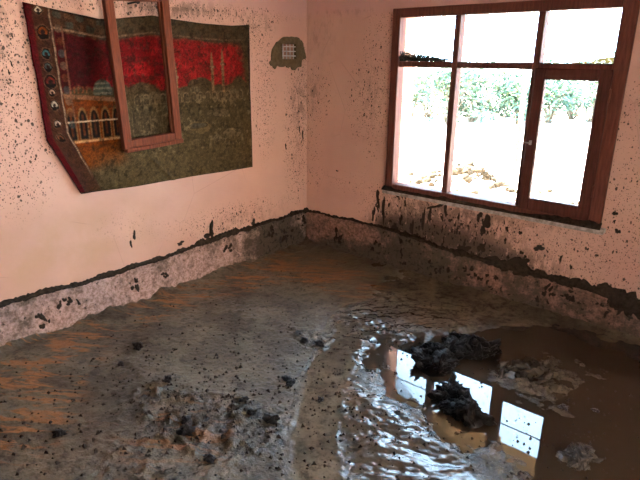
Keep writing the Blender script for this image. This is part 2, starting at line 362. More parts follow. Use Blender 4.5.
pc = Vector((2.3, -.95, 0)); bm = bmesh.new()
ring = [bm.verts.new((pc.x+(x-pc.x)*1.10, pc.y+(y-pc.y)*1.16, 0)) for x, y in PUD]; bm.faces.new(ring)
pud = bm_obj('puddle', bm, M_WATER)
if pud.data.polygons[0].normal.z < 0: pud.data.flip_normals()
tag(pud, 'shallow muddy brown puddle on the floor mirroring the bright window', 'puddle')

# ------------------------------------------------------------------ washed plaster band at the foot of the walls
def band(name, along, pts, mat, mudf, seed):
    ss = np.arange(pts[0][0], pts[-1][0], .011) if pts[0][0] < pts[-1][0] else np.arange(pts[0][0], pts[-1][0], -.011)
    order = sorted(pts); zt = np.interp(ss, [p[0] for p in order], [p[1] for p in order])+.012*fbm(ss, ss*0, 6, 4, seed)
    tt = np.linspace(0, 1, 36); S_, T_ = np.meshgrid(ss, tt, indexing='ij'); Z_ = -.05+(zt[:, None]+.05)*T_
    D = .016+.016*fbm(S_, Z_, 8, 6, seed+3, .68)+.016*np.maximum(0, fbm(S_, Z_, 18, 4, seed+8, .65))+.018*(1-T_)**2
    D = np.maximum(D, .003); D[:, -1] = 0
    mud = mudf(S_, T_)
    V = np.stack([D.ravel(), S_.ravel(), Z_.ravel()], 1) if along == 'y' else np.stack([S_.ravel(), -D.ravel(), Z_.ravel()], 1)
    o = mesh_obj(name, V, grid_faces(len(ss), len(tt)), mat, None, True); fattr(o, 'mud', mud); tag(o, kind='structure')
    return o, ss, zt
def ridge(parent, along, ss, zt, wfun, seed, name='mud_ridge', off=.02):
    n = 9; V = []
    W = np.maximum(wfun(ss)*(1+1.1*fbm(ss, ss*0, 16, 5, seed, .7)), .004); C = zt+.012*fbm(ss, ss*0+3, 12, 5, seed+4, .65)
    for i, s_ in enumerate(ss):
        for k in range(n):
            t = k/(n-1); e = math.sin(math.pi*t)
            d = .002+(off+.012*float(fbm(np.array(s_), np.array(t*2.), 11, 3, seed+7)))*e**.6
            zz = C[i]+W[i]*(.45-t)+.012*float(vnoise(np.array(s_*90), np.array(k*3.), seed))
            V.append((d, s_, zz) if along == 'y' else (s_, -d, zz))
    return mesh_obj(name, np.array(V), grid_faces(len(ss), n), M_RIDGE, parent, True)
bl, ss, zt = band('baseboard_left', 'y', [(0.0, .30), (-1.0, .285), (-1.82, .255), (-2.47, .28), (-3.4, .28), (RY, .28)], M_PL_L,
    lambda S_, T_: .34*np.exp(-((S_+.30)/.40)**2)+.25*sstep(.35, 0, T_)+.15*fbm(S_, T_, 2, 2, 91), 80)
ridge(bl, 'y', ss, zt, lambda q: .034+.02*np.exp(-((q+.95)/.25)**2)-.012*np.exp(-((q+.45)/.2)**2), 110)
bb, ss, zt = band('baseboard_back', 'x', [(0, .295), (.53, .31), (.86, .30), (1.37, .26), (2.07, .235), (2.31, .225), (2.6, .185), (3.2, .17), (RX, .17)], M_PL_B,
    lambda S_, T_: .30*sstep(.7, 0, T_)+.22*np.exp(-((S_-1.0)/.4)**2)+.2*fbm(S_, T_, 3, 2, 95), 85)
ridge(bb, 'x', ss, zt, lambda q: .018+.02*sstep(.8, 1.0, q)+.045*np.exp(-((q-1.78)/.2)**2)+.085*np.exp(-((q-2.5)/.28)**2)+.02*sstep(2.3, 2.5, q), 120)

# ------------------------------------------------------------------ mud splats stuck on the walls (pieces of the wall)
def splat_mesh(seed, spikes):
    r = random.Random(seed); n = 24; V = [(0, 0, 1.0)]; Fc = []; ph = [r.uniform(0, 6.28) for _ in range(4)]
    rad = [.80+.22*math.sin(2*6.2832*k/n+ph[0])+.16*math.sin(3*6.2832*k/n+ph[1])+.10*math.sin(spikes*6.2832*k/n+ph[2])+.12*(r.random()-.5) for k in range(n)]
    for q, hh in ((.55, .8), (1.0, 0.0)):
        for k in range(n):
            a = 2*math.pi*k/n; V.append((math.cos(a)*rad[k]*q, math.sin(a)*rad[k]*q, hh*(.7+.5*r.random())))
    for k in range(n):
        k2 = (k+1) % n; Fc += [[0, 1+k, 1+k2], [1+k, 1+n+k, 1+n+k2, 1+k2]]
    me = bpy.data.meshes.new('mud_splat'); me.from_pydata(V, [], Fc); me.materials.append(M_RIDGE); me.polygons.foreach_set('use_smooth', [True]*len(Fc)); return me
rr = random.Random(5)
SPL = [splat_mesh(k, 3+k % 4) for k in range(8)]
def splat(parent, wallside, s_, z_, rs, rz, tilt=0, depth=.006):
    low = 0
    if wallside == 'back' and z_ < np.interp(s_, [0, .53, .86, 1.37, 2.07, 2.31, 2.6], [.295, .31, .30, .26, .235, .225, .185])-.01: low = .020; parent = bb; depth = max(depth, .016)
    if wallside == 'left' and z_ < .265: low = .020; parent = bl; depth = max(depth, .016)
    if low and rs > .015:
        for _ in range(7):
            q = rr.random()**.5; a = rr.uniform(0, 6.28); k = rr.uniform(.22, .62)
            splat(parent, wallside, s_+rs*1.1*q*math.cos(a), z_+rz*1.1*q*math.sin(a), max(.006, min(rs*k, .0149)), rz*k, rr.uniform(-.6, .6), depth*rr.uniform(.5, .9))
        return
    o = bpy.data.objects.new('mud_splat', random.choice(SPL)); col.objects.link(o); o.parent = parent
    if wallside == 'back': M = Matrix(((1, 0, 0), (0, 0, -1), (0, 1, 0))); loc = (s_, .001-low, z_)
    else: M = Matrix(((0, 0, 1), (1, 0, 0), (0, 1, 0))); loc = (-.001+low, s_, z_)
    o.matrix_world = Matrix.Translation(loc) @ M.to_4x4() @ Matrix.Rotation(tilt, 4, 'Z') @ Matrix.Diagonal((rs, rz, depth, 1))
for s_, z_, rs, rz, t in [(.735, .53, .022, .085, .1), (.70, .40, .018, .075, -.05), (.79, .45, .024, .11, .05), (1.19, .49, .020, .06, 0), (1.14, .44, .014, .13, 0), (1.24, .56, .09, .016, .35), (1.31, .545, .02, .05, 0),
        (1.62, .52, .045, .05, .2), (1.60, .46, .02, .05, 0), (1.567, .558, .03, .02, 0), (1.80, .26, .10, .07, .2), (1.68, .25, .07, .05, 0), (1.90, .30, .05, .035, 0), (1.485, .30, .05, .03, 0), (1.60, .33, .03, .05, 0), (2.04, .69, 0.012, .014, 0), (2.06, .64, .03, .018, .4), (2.0, .62, .022, .015, 0),
        (2.025, .135, .085, .06, .1), (2.40, .20, .14, .05, -.35), (2.23, .165, .06, .04, 0), (2.52, .15, .13, .05, -.4), (1.98, .42, .035, .03, .3), (.95, .40, .018, .05, 0), (.90, .33, .03, .06, 0), (1.05, .36, .02, .08, .1), (2.37, .72, .016, .018, 0), (2.40, .62, .018, .022, 0), (1.76, .50, .018, .02, 0), (.33, .69, .014, .010, 0),
        (1.0, .12, .06, .05, 0), (1.3, .12, .09, .05, 0), (1.55, .13, .08, .05, .2), (.35, .14, .05, .07, 0), (.75, .14, .05, .05, 0), (1.75, .12, .1, .05, 0)]:
    splat(wb, 'back', s_, z_, rs, rz, t, .012 if z_ < .3 else .007)
for k in range(225):
    s_ = rr.gauss(1.28, .44); z_ = rr.gauss(.40, .10)
    if not (.7 < s_ < 2.4 and .24 < z_ < .60): continue
    a = .004+.013*rr.random()**2.2; splat(wb, 'back', s_, z_, a, a*rr.uniform(1., 3.2), rr.uniform(-.25, .25), .005)
for k in range(40):
    s_ = rr.uniform(2.3, 2.6); z_ = rr.uniform(.25, 1.4); a = .004+.007*rr.random()**2; splat(wb, 'back', s_, z_, a, a*rr.uniform(.8, 1.5), 0, .004)
for k in range(45):
    s_ = rr.gauss(.66, .07); z_ = rr.gauss(1.35, .2); a = .0035+.006*rr.random()**2
    if s_ < .79: splat(wb, 'back', s_, z_, a, a*rr.uniform(.8, 1.6), 0, .004)
for s_, z_, rs, rz in [(-1.64, .47, .016, .035), (-1.67, .42, .012, .03), (-1.03, .365, .03, .075), (-1.06, .33, .05, .03), (-1.3, .33, .035, .02), (-.62, .33, .03, .03), (-.30, .27, .045, .04), (-.10, .24, .06, .06), (-1.68, .14, .03, .05), (-2.1, .17, .07, .05), (-2.28, .12, .04, .045), (-1.45, .16, .03, .03), (-.9, .19, .04, .03), (-.45, .2, .03, .05), (-.28, .16, .07, .05), (-.25, .88, .008, .03), (-.05, .95, .010, .05), (-.09, 1.0, .008, .035)]:
    splat(wl, 'left', s_, z_, rs, rz, 0, .016 if z_ < .3 else .007)
for k in range(60):
    s_ = rr.gauss(-2.33, .11); z_ = rr.gauss(1.5, .25); a = .003+.005*rr.random()**2
    if z_ < 1.85 and s_ < -2.16: splat(wl, 'left', s_, z_, a, a*rr.uniform(.8, 2.5), rr.uniform(-.5, .5), .004)

# ------------------------------------------------------------------ window in the back wall
win = tag(empty('window_1', ((WX0+WX1)/2, 0, WZ0)), kind='structure'); ox, oz = (WX0+WX1)/2, WZ0
def wpart(nm, a, b, mat=M_FRAME, parent=None, bevel=.004):
    o = box(nm, (a[0]-ox, a[1], a[2]-oz), (b[0]-ox, b[1], b[2]-oz), mat, parent or win, bevel)
    return o
FB = WZ0+.008
wpart('jamb', (WX0, -.025, FB), (WX0+.062, .06, WZ1)); wpart('jamb', (WX1-.078, -.025, FB), (WX1, .06, WZ1))
wpart('head', (WX0+.062, -.025, WZ1-.058), (WX1-.078, .06, WZ1)); wpart('bottom_rail', (WX0+.062, -.025, FB), (WX1-.078, .06, FB+.045))
wpart('mullion', (XM1-.020, -.018, FB+.045), (XM1+.020, .055, WZ1-.058)); wpart('mullion', (XM2-.020, -.018, FB+.045), (XM2+.020, .055, WZ1-.058))
for a, b in ((WX0+.062, XM1-.02), (XM1+.02, XM2-.02), (XM2+.02, WX1-.078)): wpart('transom', (a, -.016, ZT-.019), (b, .052, ZT+.019))
# side-hung sash bottom right, glazed, a little proud of the frame
cx0, cx1, cz0, cz1 = XM2+.008, WX1-.066, FB+.036, ZT-.012
bm = bmesh.new()
for a, b in (((cx0, -.04, cz0), (cx0+.062, -.002, cz1)), ((cx1-.066, -.04, cz0), (cx1, -.002, cz1)), ((cx0+.062, -.04, cz0), (cx1-.066, -.002, cz0+.075)), ((cx0+.062, -.04, cz1-.062), (cx1-.066, -.002, cz1))):
    add_box(bm, (a[0]-ox, a[1], a[2]-oz), (b[0]-ox, b[1], b[2]-oz), .004)
sash = bm_obj('casement_sash', bm, M_CASE, win)
def gp(x0, x1, z0, z1, y, parent): return wpart('pane', (x0, y, z0), (x1, y+.004, z1), M_GLASS, parent, 0)
gp(cx0+.058, cx1-.062, cz0+.07, cz1-.058, -.020, sash)
for a, b in ((WX0+.06, XM1-.018), (XM1+.018, XM2-.018)):
    gp(a, b, FB+.04, ZT-.018, .030, win)
for a, b in ((WX0+.06, XM1-.018), (XM1+.018, XM2-.018), (XM2+.018, WX1-.076)): gp(a, b, ZT+.018, WZ1-.056, .030, win)
lz = 1.075; bm = bmesh.new()
add_box(bm, (cx0+.020-ox, -.044, lz-.014-oz), (cx0+.036-ox, -.040, lz+.014-oz), .001); add_tube(bm, [(cx0+.026-ox, -.046, lz-oz), (cx0+.026-ox, -.060, lz-oz), (cx0-.030-ox, -.062, lz+.002-oz)], .0035)
tag(bm_obj('handle', bm, M_STEEL, sash), 'pale metal latch handle on the sash')
for q in (.80, 1.33):
    hb = bmesh.new(); add_tube(hb, [(cx1+.004-ox, -.044, q-oz), (cx1+.004-ox, -.044, q+.07-oz)], .007); bm_obj('hinge', hb, M_FRAME, sash, True)
wpart('sill', (WX0-.005, -.055, WZ0-.022), (WX1+.03, .10, WZ0+.008), M_SILL, None, .004)
# caked mud lying on the sill
sx = np.arange(WX0-.01, WX1+.02, .010); V = []; nk = 10
for i, x in enumerate(sx):
    am = .010+.010*float(fbm(np.array(x), np.array(0.), 12, 3, 140))+.022*float(sstep(1.85, 2.1, x))+.012*math.exp(-((x-1.30)/.05)**2)+.016*math.exp(-((x-.84)/.05)**2)
    for k in range(nk):
        t = k/(nk-1); V.append((x-ox, -.030-.026*t if k else -.020, (WZ0+.008+max(.001, am*(1-t*.9)*(1+.5*float(fbm(np.array(x), np.array(t), 30, 2, 150)))) if k < nk-1 else WZ0+.004)-oz))
mesh_obj('sill_mud', np.array(V), grid_faces(len(sx), nk), M_RIDGE, win, True)

# ------------------------------------------------------------------ wall hanging (woven picture rug)
def rug():
    nu, nv = 330, 230
    yb = np.array([-2.112, -2.09, -2.04, -1.95, -1.6, -1.2, -.9, -.63]); 
    U, Vv = np.meshgrid(np.linspace(0, 1, nu), np.linspace(0, 1, nv), indexing='ij')
    topx = [-2.112, -1.925, -1.726, -1.62, -1.387, -1.284, -1.023, -.773, -.65, -.612]; topz = [1.803, 1.773, 1.745, 1.752, 1.782, 1.772, 1.755, 1.752, 1.762, 1.768]
    yt = np.interp(U, [0, 1], [-2.112, -.612]); yB = np.interp(U, [0, 1], [-2.09, -.630])
    ztop = np.interp(yt, topx, topz)
    zbot = np.interp(yB, [-2.09, -1.955, -1.6, -1.2, -.9, -.63], [1.12, .80, .785, .785, .775, .77])
    Zw = lerp(zbot, ztop, Vv); hgt = (Zw-.77)/1.03
    Yw = lerp(yB, yt, np.clip(hgt, 0, 1))+.006*fbm(U*0, Zw, 9, 2, 200)*(U < .01)
    Xw = .016+.010*fbm(Yw, Zw, 2.2, 3, 210)+.008*np.exp(-((Zw-.8)/.08)**2)*(.5+fbm(Yw, Zw*0, 4, 2, 212))+.012*np.exp(-np.abs((Yw+1.93+(Zw-.8)*.42))/.03)*sstep(1.15, .95, Zw)
    Xw += .012*np.exp(-((Yw+1.35-(Zw-.8)*-.9)/.018)**2)*sstep(1.0, .85, Zw)
    Xw = np.maximum(Xw, .008)
    # ---- the woven picture, metres from the rug's lower left corner
    P = Yw+2.11; Q = Zw-.77; nz_ = lambda f, s: fbm(P, Q, f, 4, s)
    C = np.zeros(P.shape+(3,))
    def paint(mask, c, a=1.0):
        mk = np.clip(mask, 0, 1)[..., None]*a; C[:] = C*(1-mk)+np.array(c)*mk
    band_ = lambda v, a, b, w=.004: sstep(a-w, a+w, v)*sstep(b+w, b-w, v)
    paint(np.ones(P.shape), (.060, .047, .026)); paint(sstep(.0, .5, nz_(14, 220)), (.105, .085, .052), .8)
    # red sky
    edge = .60+.06*nz_(13, 230)-.03*sstep(.7, 1.3, P)+.06*sstep(.85, 1.0, P)
    sky = sstep(edge-.01, edge+.015, Q)*sstep(.925, .90, Q+.02*nz_(9, 231))*sstep(.12, .14, P)*sstep(1.44, 1.36, P+.05*nz_(7, 233))
    paint(sky, (.13, .007, .011)); paint(sky*sstep(-.05, .35, nz_(11, 235)), (.25, .018, .024), .8); paint(sky*sstep(.2, .5, nz_(26, 237)), (.10, .012, .012), .6); paint(sky*sstep(.50, .32, P+.10*nz_(5, 236)+.25*np.abs(Q-.76)), (.045, .003, .006), .92)
    paint(sky*sstep(.6, .9, P), (.25, .030, .030), .35)
    # skyline row and minarets
    def arches(p0, p1, q0, q1, n, dark, lite, bodyc, a=1.0):
        m_ = band_(P, p0, p1)*band_(Q, q0, q1); paint(m_, bodyc, a)
        w = (p1-p0)/n; f = ((P-p0) % w)/w-.5; hh = (q1-q0); t = (Q-q0)/hh
        inn = np.where(t < .55, np.abs(f)*2.0, np.hypot(f*2.0, (t-.55)*2.0))
        paint(m_*sstep(.92, .80, inn), lite, a); paint(m_*sstep(.72, .60, inn)*sstep(.02, .08, t), dark, a)
        paint(m_*sstep(.24, .12, np.abs(f)*2)*sstep(.1, .2, t)*sstep(.85, .7, t), bodyc, a*.7)
    arches(.55, 1.42, .50, .565, 15, (.035, .028, .02), (.15, .12, .075), (.085, .068, .042), .8)
    arches(.45, .80, .32, .50, 5, (.040, .034, .025), (.12, .10, .065), (.075, .062, .04), .7)
    for pc_, q1 in ((1.15, .81), (1.24, .83), (.86, .75)):
        tw = .014-.008*np.clip((Q-q1+.06)/.06, 0, 1); paint(sstep(tw, tw-.006, np.abs(P-pc_))*band_(Q, .55, q1), (.15, .105, .06), .95)
        paint(sstep(.022, .016, np.abs(P-pc_))*band_(Q, q1-.10, q1-.085), (.16, .12, .08), .9)
    for pc_, qc, rd in ((1.0, .56, .05), (.70, .53, .06), (1.33, .54, .045)):
        paint(sstep(rd, rd-.012, np.hypot(P-pc_, (Q-qc)*1.1))*(Q > qc), (.10, .09, .06), .8)
    # dome beside the arcade
    dm = sstep(.062, .052, np.hypot((P-.365), (Q-.59)*.85))*(Q > .57); paint(dm, (.052, .072, .066)); paint(dm*(np.sin(Q*230) > .3), (.13, .14, .12), .7)
    # orange arcade
    oz_ = band_(P, .13, .46)*band_(Q, .30, .575-.10*(P-.14)); paint(oz_, (.13, .032, .006)); paint(oz_*sstep(.1, .5, nz_(22, 240)), (.20, .060, .010), .8)
    paint(band_(P, .13, .46)*band_(Q, .56-.1*(P-.14), .585-.1*(P-.14)), (.15, .08, .05)); arches(.125, .465, .325, .515, 5, (.014, .010, .010), (.15, .085, .04), (.12, .030, .008))
    paint(band_(P, .13, .46)*band_(Q, .428, .436, .002), (.36, .30, .24), .8); paint(band_(P, .12, .48)*band_(Q, .315, .328, .003), (.30, .19, .11), .9)
    gr = sstep(.13, .2, Q)*sstep(.32, .31, Q)*sstep(.13, .16, P)*sstep(.52, .38, P+.06*nz_(7, 245)); paint(gr, (.14, .036, .008)); paint(gr*sstep(0, .4, fbm(P*.4, Q, 26, 3, 246)), (.07, .026, .012), .7)
    paint(sstep(.06, .04, np.abs(P-.22))*band_(Q, .585, .62)*(np.sin(P*260) > 0), (.16, .06, .03), .9)
    # foreground shapes on the right, half lost under silt
    for pc_, qc, a_, b_, c_ in ((1.02, .33, .11, .045, (.14, .10, .05)), (1.01, .345, .075, .018, (.045, .055, .06)), (1.29, .27, .10, .04, (.15, .13, .09)), (1.16, .25, .04, .03, (.16, .15, .12)), (.98, .24, .08, .02, (.12, .095, .06)), (1.18, .42, .10, .03, (.10, .08, .055)), (1.30, .20, .06, .012, (.16, .14, .1))):
        rd = np.hypot((P-pc_)/a_, (Q-qc)/b_)+.25*nz_(30, 250); paint(sstep(1.0, .85, rd), c_, .8); paint(sstep(.14, .06, np.abs(rd-1)), (.03, .025, .018), .8)
    paint(((np.sin(P*95+4*nz_(11, 252)) > .75))*band_(Q, .40, .50)*(P > .5), (.035, .029, .02), .8)
    # borders
    tb = np.interp(Yw, topx, topz)-Zw
    top = sstep(.115, .10, tb+.012*nz_(20, 260)); paint(top, (.060, .030, .020)); pt = np.sin(P*52)*np.sin(tb*70)
    pt = pt+.6*nz_(45, 262); paint(top*sstep(.2, .5, pt), (.045, .062, .058), .7); paint(top*sstep(-.3, -.6, pt), (.10, .05, .03), .7); paint(top*band_(tb, .088, .098, .003), (.20, .14, .10), .8); paint(sstep(.012, .006, tb), (.02, .012, .010))
    dg = (P-.155)*.92+(Q-.03)*.39                           # along the slanted lower left edge
    ed = np.minimum(P-.005-.02*(1-Q), dg+.0)
    lb = sstep(.125, .115, ed); paint(lb, (.055, .022, .013)); paint(lb*sstep(0, .5, nz_(28, 265)), (.05, .02, .016), .8)
    meds = [(1.0, (.30, .27, .24), .026), (.895, (.17, .045, .012), .03), (.79, (.035, .12, .16), .024), (.725, (.055, .075, .085), .022), (.65, (.13, .018, .014), .03), (.595, (.28, .2, .18), .018), (.53, (.30, .28, .26), .022), (.43, (.26, .23, .22), .020), (.355, (.15, .06, .03), .02)]
    for qc, c_, rd in meds:
        rd *= .82; dd = np.hypot(ed-.064, (Q-qc)*.9)*(1+.25*nz_(60, 267)) if rd > .0214 or rd < .021 else np.abs(ed-.06)+np.abs(Q-qc)
        paint(lb*sstep(rd*1.5, rd*1.35, dd), (.10, .055, .035)); paint(lb*sstep(rd*1.3, rd*1.15, dd), (.010, .007, .007)); paint(lb*sstep(rd, rd*.85, dd)*(Q > qc-rd*.4), c_, .85); paint(lb*sstep(rd*.55, rd*.45, dd), (.03, .012, .012))
    for k in range(9):
        qc = .42+k*.062; paint(sstep(.022, .016, np.hypot(ed-.145, (Q-qc)*.9))*sstep(.12, .13, ed), ((.035, .07, .08), (.12, .04, .02), (.12, .09, .07))[k % 3], .6)
    paint(sstep(.0045, .002, np.abs(ed-.112+.0015*np.sin(Q*60)))*sstep(.08, .25, Q), (.22, .17, .14), .8); paint(sstep(.006, .003, np.abs(ed-.165))*band_(Q, .4, .93), (.14, .07, .05), .8)
    paint(sstep(.030, .024, ed+.004*nz_(30, 270)), (.085, .006, .010)); paint(sstep(.022, .012, 1.492-P), (.035, .022, .018)); paint(sstep(.012, .004, Zw-zbot), (.03, .022, .016))
    # silt that soaked the rug: thick at the foot and on the right
    s1 = sstep(.32, .12, Q+.10*nz_(5, 280)-.03*(P > .5))*sstep(.22, .42, P+.25*Q); paint(s1, (.082, .064, .034), .88)
    s2 = sstep(.5, .62, P+.05*nz_(6, 282))*sstep(.62, .50, Q+.04*nz_(9, 283))*(.45+.35*nz_(16, 284)); paint(s2, (.095, .076, .043), .7)
    paint(sstep(.3, .6, nz_(24, 286))*sstep(.45, .7, P)*sstep(.75, .5, Q), (.05, .04, .024), .6)
    s3 = sstep(.28, .52, P)*sstep(.14, .07, tb+.04*nz_(8, 288)); paint(s3, (.065, .052, .032), .8); paint(s3*sstep(.2, .5, nz_(30, 289)), (.03, .024, .016), .7)
    paint(sstep(.15, .5, nz_(26, 290))*sstep(1.28, 1.44, P), (.07, .055, .034), .8); paint(sstep(.25, .6, nz_(40, 292))*sky*sstep(.35, .6, P), (.085, .035, .028), .6)
    dk = sstep(.12, .34, fbm(P, Q, 38, 4, 301, .65)); paint(dk*sstep(.12, .2, ed), (.022, .017, .011), .5); lt = sstep(.2, .4, fbm(P, Q, 30, 4, 305, .65))*sstep(.5, .6, P)*sstep(.62, .5, Q)*sstep(.14, .22, Q); paint(lt, (.16, .135, .085), .55)
    C[:] *= np.array((1.0, .93, .78)); C[:] *= (.92+.35*nz_(75, 295)+.16*np.random.default_rng(3).normal(size=P.shape))[..., None]
    C[:] = np.clip(C, .002, 1); lum = C.mean(-1, keepdims=True); C[:] = np.clip(lum+(C-lum)*1.12, .002, 1)*(lum/.075)**.38
    m = Mat('woven_rug'); w = m.noise(170, 3, .7)
    mat = m.fin(m.attr('weave', 'Color'), .92, m.bump(w, .7, .003), .15)
    t = empty('wall_rug', (0, -1.36, .77)); tag(t, 'mud-soaked woven picture rug with red sky and arches hung on the pink wall', 'rug')
    V = np.stack([Xw.ravel(), Yw.ravel()+1.36, Zw.ravel()-.77], 1); f = grid_faces(nu, nv)
    rgba = np.concatenate([C.reshape(-1, 3), np.ones((nu*nv, 1))], 1).astype(np.float32)
    # picture field and patterned border strip are separate woven pieces
    fm = ((ed.ravel()[f] < .122).mean(1) > .5)
    for nm, sel in (('border_strip', fm), ('picture_field', ~fm)):
        ff = f[sel]; u, inv = np.unique(ff, return_inverse=True); o = mesh_obj(nm, V[u], inv.reshape(-1, 4), mat, t, True)
        at = o.data.attributes.new('weave', 'FLOAT_COLOR', 'POINT'); at.data.foreach_set('color', rgba[u].ravel())
        so = o.modifiers.new('pile', 'SOLIDIFY'); so.thickness = .007; so.offset = -1
rug()

# ------------------------------------------------------------------ loose sash frame hung in front of the rug
sf = empty('sash_frame', (.045, -1.485, 1.038)); sf.rotation_euler = (math.radians(2.9), math.radians(2.0), 0)
tag(sf, 'empty terracotta wooden sash frame hanging crooked in front of the rug', 'frame')
W2, H2, SW = .203, .86, .052
for sg in (-1, 1):
    bm = bmesh.new(); add_box(bm, (0, sg*W2-(SW if sg > 0 else 0), 0), (.038, sg*W2+(SW if sg < 0 else 0), H2), .003)
    add_box(bm, (.004, sg*(W2-SW)-(.010 if sg > 0 else 0), SW), (.018, sg*(W2-SW)+(.010 if sg < 0 else 0), H2-SW)); bm_obj('stile', bm, M_SASH, sf)
for z0 in (0, H2-SW):
    bm = bmesh.new(); add_box(bm, (0, -W2+SW, z0), (.036, W2-SW, z0+SW), .003); bm_obj('rail', bm, M_SASH, sf)
bm = bmesh.new(); add_box(bm, (.010, -W2+.006, -.018), (.050, W2+.002, .008), .004); bm_obj('drip_bar', bm, M_SASH, sf)
nl = bmesh.new(); add_tube(nl, [(-.03, 0, 0), (.10, 0, .006)], .005, 8); add_tube(nl, [(.098, 0, .006), (.104, 0, .006)], .012, 10)
no = bm_obj('nail', nl, M_DARK, None); no.location = (0, -1.525, 1.836); tag(no, 'dark iron nail carrying the sash frame on the pink wall', 'nail')

# ------------------------------------------------------------------ vent in the wall near the corner
vt = empty('wall_vent', (0, -.22, 1.595)); tag(vt, 'small gridded wall vent ringed with olive mud near the corner', 'vent')
OUT = [(-.263, 1.697), (-.18, 1.703), (-.099, 1.695), (-.06, 1.665), (-.042, 1.623), (-.019, 1.549), (-.065, 1.534), (-.077, 1.482), (-.11, 1.488), (-.14, 1.462), (-.169, 1.46), (-.19, 1.487), (-.225, 1.478), (-.257, 1.489), (-.30, 1.483), (-.342, 1.491), (-.364, 1.469), (-.415, 1.512), (-.393, 1.547), (-.385, 1.603), (-.338, 1.66)]
bm = bmesh.new(); es = []
inn = [(VENT[0], VENT[2]), (VENT[1], VENT[2]), (VENT[1], VENT[3]), (VENT[0], VENT[3])]
# refine and roughen outline
fine_out = []
for i, p in enumerate(OUT):
    q = OUT[(i+1) % len(OUT)]
    for t in (0, .34, .67): fine_out.append((p[0]+(q[0]-p[0])*t+(rr.uniform(-.006, .006) if t else 0), p[1]+(q[1]-p[1])*t+(rr.uniform(-.006, .006) if t else 0)))
for loop in (fine_out, inn):
    vs_ = [bm.verts.new((.014 if loop is fine_out else .024, a+.22, b-1.595)) for a, b in loop]; es += [bm.edges.new((vs_[i], vs_[(i+1) % len(vs_)])) for i in range(len(vs_))]
bmesh.ops.triangle_fill(bm, edges=es, use_beauty=True)
ex = bmesh.ops.extrude_face_region(bm, geom=bm.faces[:])
for v in ex['geom']:
    if isinstance(v, bmesh.types.BMVert): v.co.x = -.004
bm_obj('mud_surround', bm, M_VENTMUD, vt)
box('hole_shade_plate', (-.13, VENT[0]+.22, VENT[2]-1.595), (-.12, VENT[1]+.22, VENT[3]-1.595), M_DARK, vt)  # black sheet standing in for the deep shade inside the hole
for k in range(4):
    y = VENT[0]+.22+.020+k*.038; tube('grille_bar', [(.012, y, VENT[2]-1.597), (.012, y, VENT[3]-1.593)], .0042, M_WIRE, vt, 6)
for k in range(3):
    zz = VENT[2]-1.595+.022+k*.033; tube('grille_bar', [(.016, VENT[0]+.215, zz), (.016, VENT[1]+.225, zz)], .0042, M_WIRE, vt, 6)

# ------------------------------------------------------------------ clods and heaps of mud
def clod_mesh(seed):
    bm = bmesh.new(); bmesh.ops.create_icosphere(bm, subdivisions=3, radius=1); sc = Vector((1.0, .72+.25*random.random(), .55+.25*random.random()))
    from mathutils import noise as mn
    for v in bm.verts:
        p = v.co.copy(); k = mn.noise(p*1.3+Vector((seed*7.1, 0, 0)))*.6+mn.noise(p*2.7+Vector((0, seed*3.7, 0)))*.55+mn.noise(p*5.5+Vector((0, 0, seed)))*.34
        v.co = Vector((p.x*sc.x, p.y*sc.y, p.z*sc.z))*(1+k)
    me = bpy.data.meshes.new('clod'); bm.to_mesh(me); bm.free(); me.materials.append(M_CLOD); me.polygons.foreach_set('use_smooth', [True]*len(me.polygons)); return me
CL = [clod_mesh(k) for k in range(9)]
def fh(x, y): return float(h[np.argmin(np.abs(fx-x)), np.argmin(np.abs(fy-y))])
def heap(path, spread, hmax, n, size, label, seed, mat=M_CLOD):
    n = int(n*1.3); size *= 1.15
    r = random.Random(seed); cx = sum(p[0] for p in path)/len(path); cy = sum(p[1] for p in path)/len(path)
    t = empty('mud_heap', (cx, cy, 0)); tag(t, label, 'mud heap', 'heaps of wet mud by the puddle')
    gx = np.arange(min(p[0] for p in path)-spread*1.5, max(p[0] for p in path)+spread*1.5, .008); gy = np.arange(min(p[1] for p in path)-spread*1.5, max(p[1] for p in path)+spread*1.5, .008)
    GX, GY = np.meshgrid(gx, gy, indexing='ij'); d = seg_d(GX, GY, path)+.03*fbm(GX, GY, 9, 3, seed)
    HH = hmax*.62*sstep(spread, spread*.15, d)*(1+.5*fbm(GX, GY, 20, 4, seed+3))-.02
    o = mesh_obj('mound', np.stack([GX.ravel()-cx, GY.ravel()-cy, HH.ravel()], 1), grid_faces(len(gx), len(gy)), mat, t, True)
    for k in range(n):
        i = r.randrange(len(path)-1); tt = r.random(); bx = lerp(path[i][0], path[i+1][0], tt); by = lerp(path[i][1], path[i+1][1], tt)
        a = r.uniform(0, 6.28); q = spread*.85*math.sqrt(r.random()); x, y = bx+q*math.cos(a), by+q*math.sin(a)
        zz = hmax*.62*max(0, 1-(q/spread))*.9+.006; s_ = size*(.45+.8*r.random()**1.6)
        c = bpy.data.objects.new('clod', r.choice(CL)); col.objects.link(c); c.parent = t; c.location = (x-cx, y-cy, zz); c.rotation_euler = (r.uniform(-.9, .9), r.uniform(-.9, .9), r.gauss(.9, .6)); c.scale = (s_*r.uniform(.9, 1.5), s_*r.uniform(.5, .9), s_*r.uniform(.6, 1.1))
        if mat is not M_CLOD: c.material_slots[0].link = 'OBJECT'; c.material_slots[0].material = mat
heap([(1.87, -1.08), (1.83, -.95), (1.90, -.80), (1.98, -.73)], .105, .10, 75, .036, 'tallest black lumpy heap of wet mud, farther of the two in the puddle', 1)
heap([(2.05, -1.22), (2.10, -1.28), (2.22, -1.34)], .072, .08, 60, .030, 'black lumpy heap of wet mud nearest the mirrored window light', 2)
heap([(2.22, -.86), (2.32, -.70)], .12, .05, 16, .026, 'smooth grey slick of mud right of the black heaps', 4, M_CLOD2)
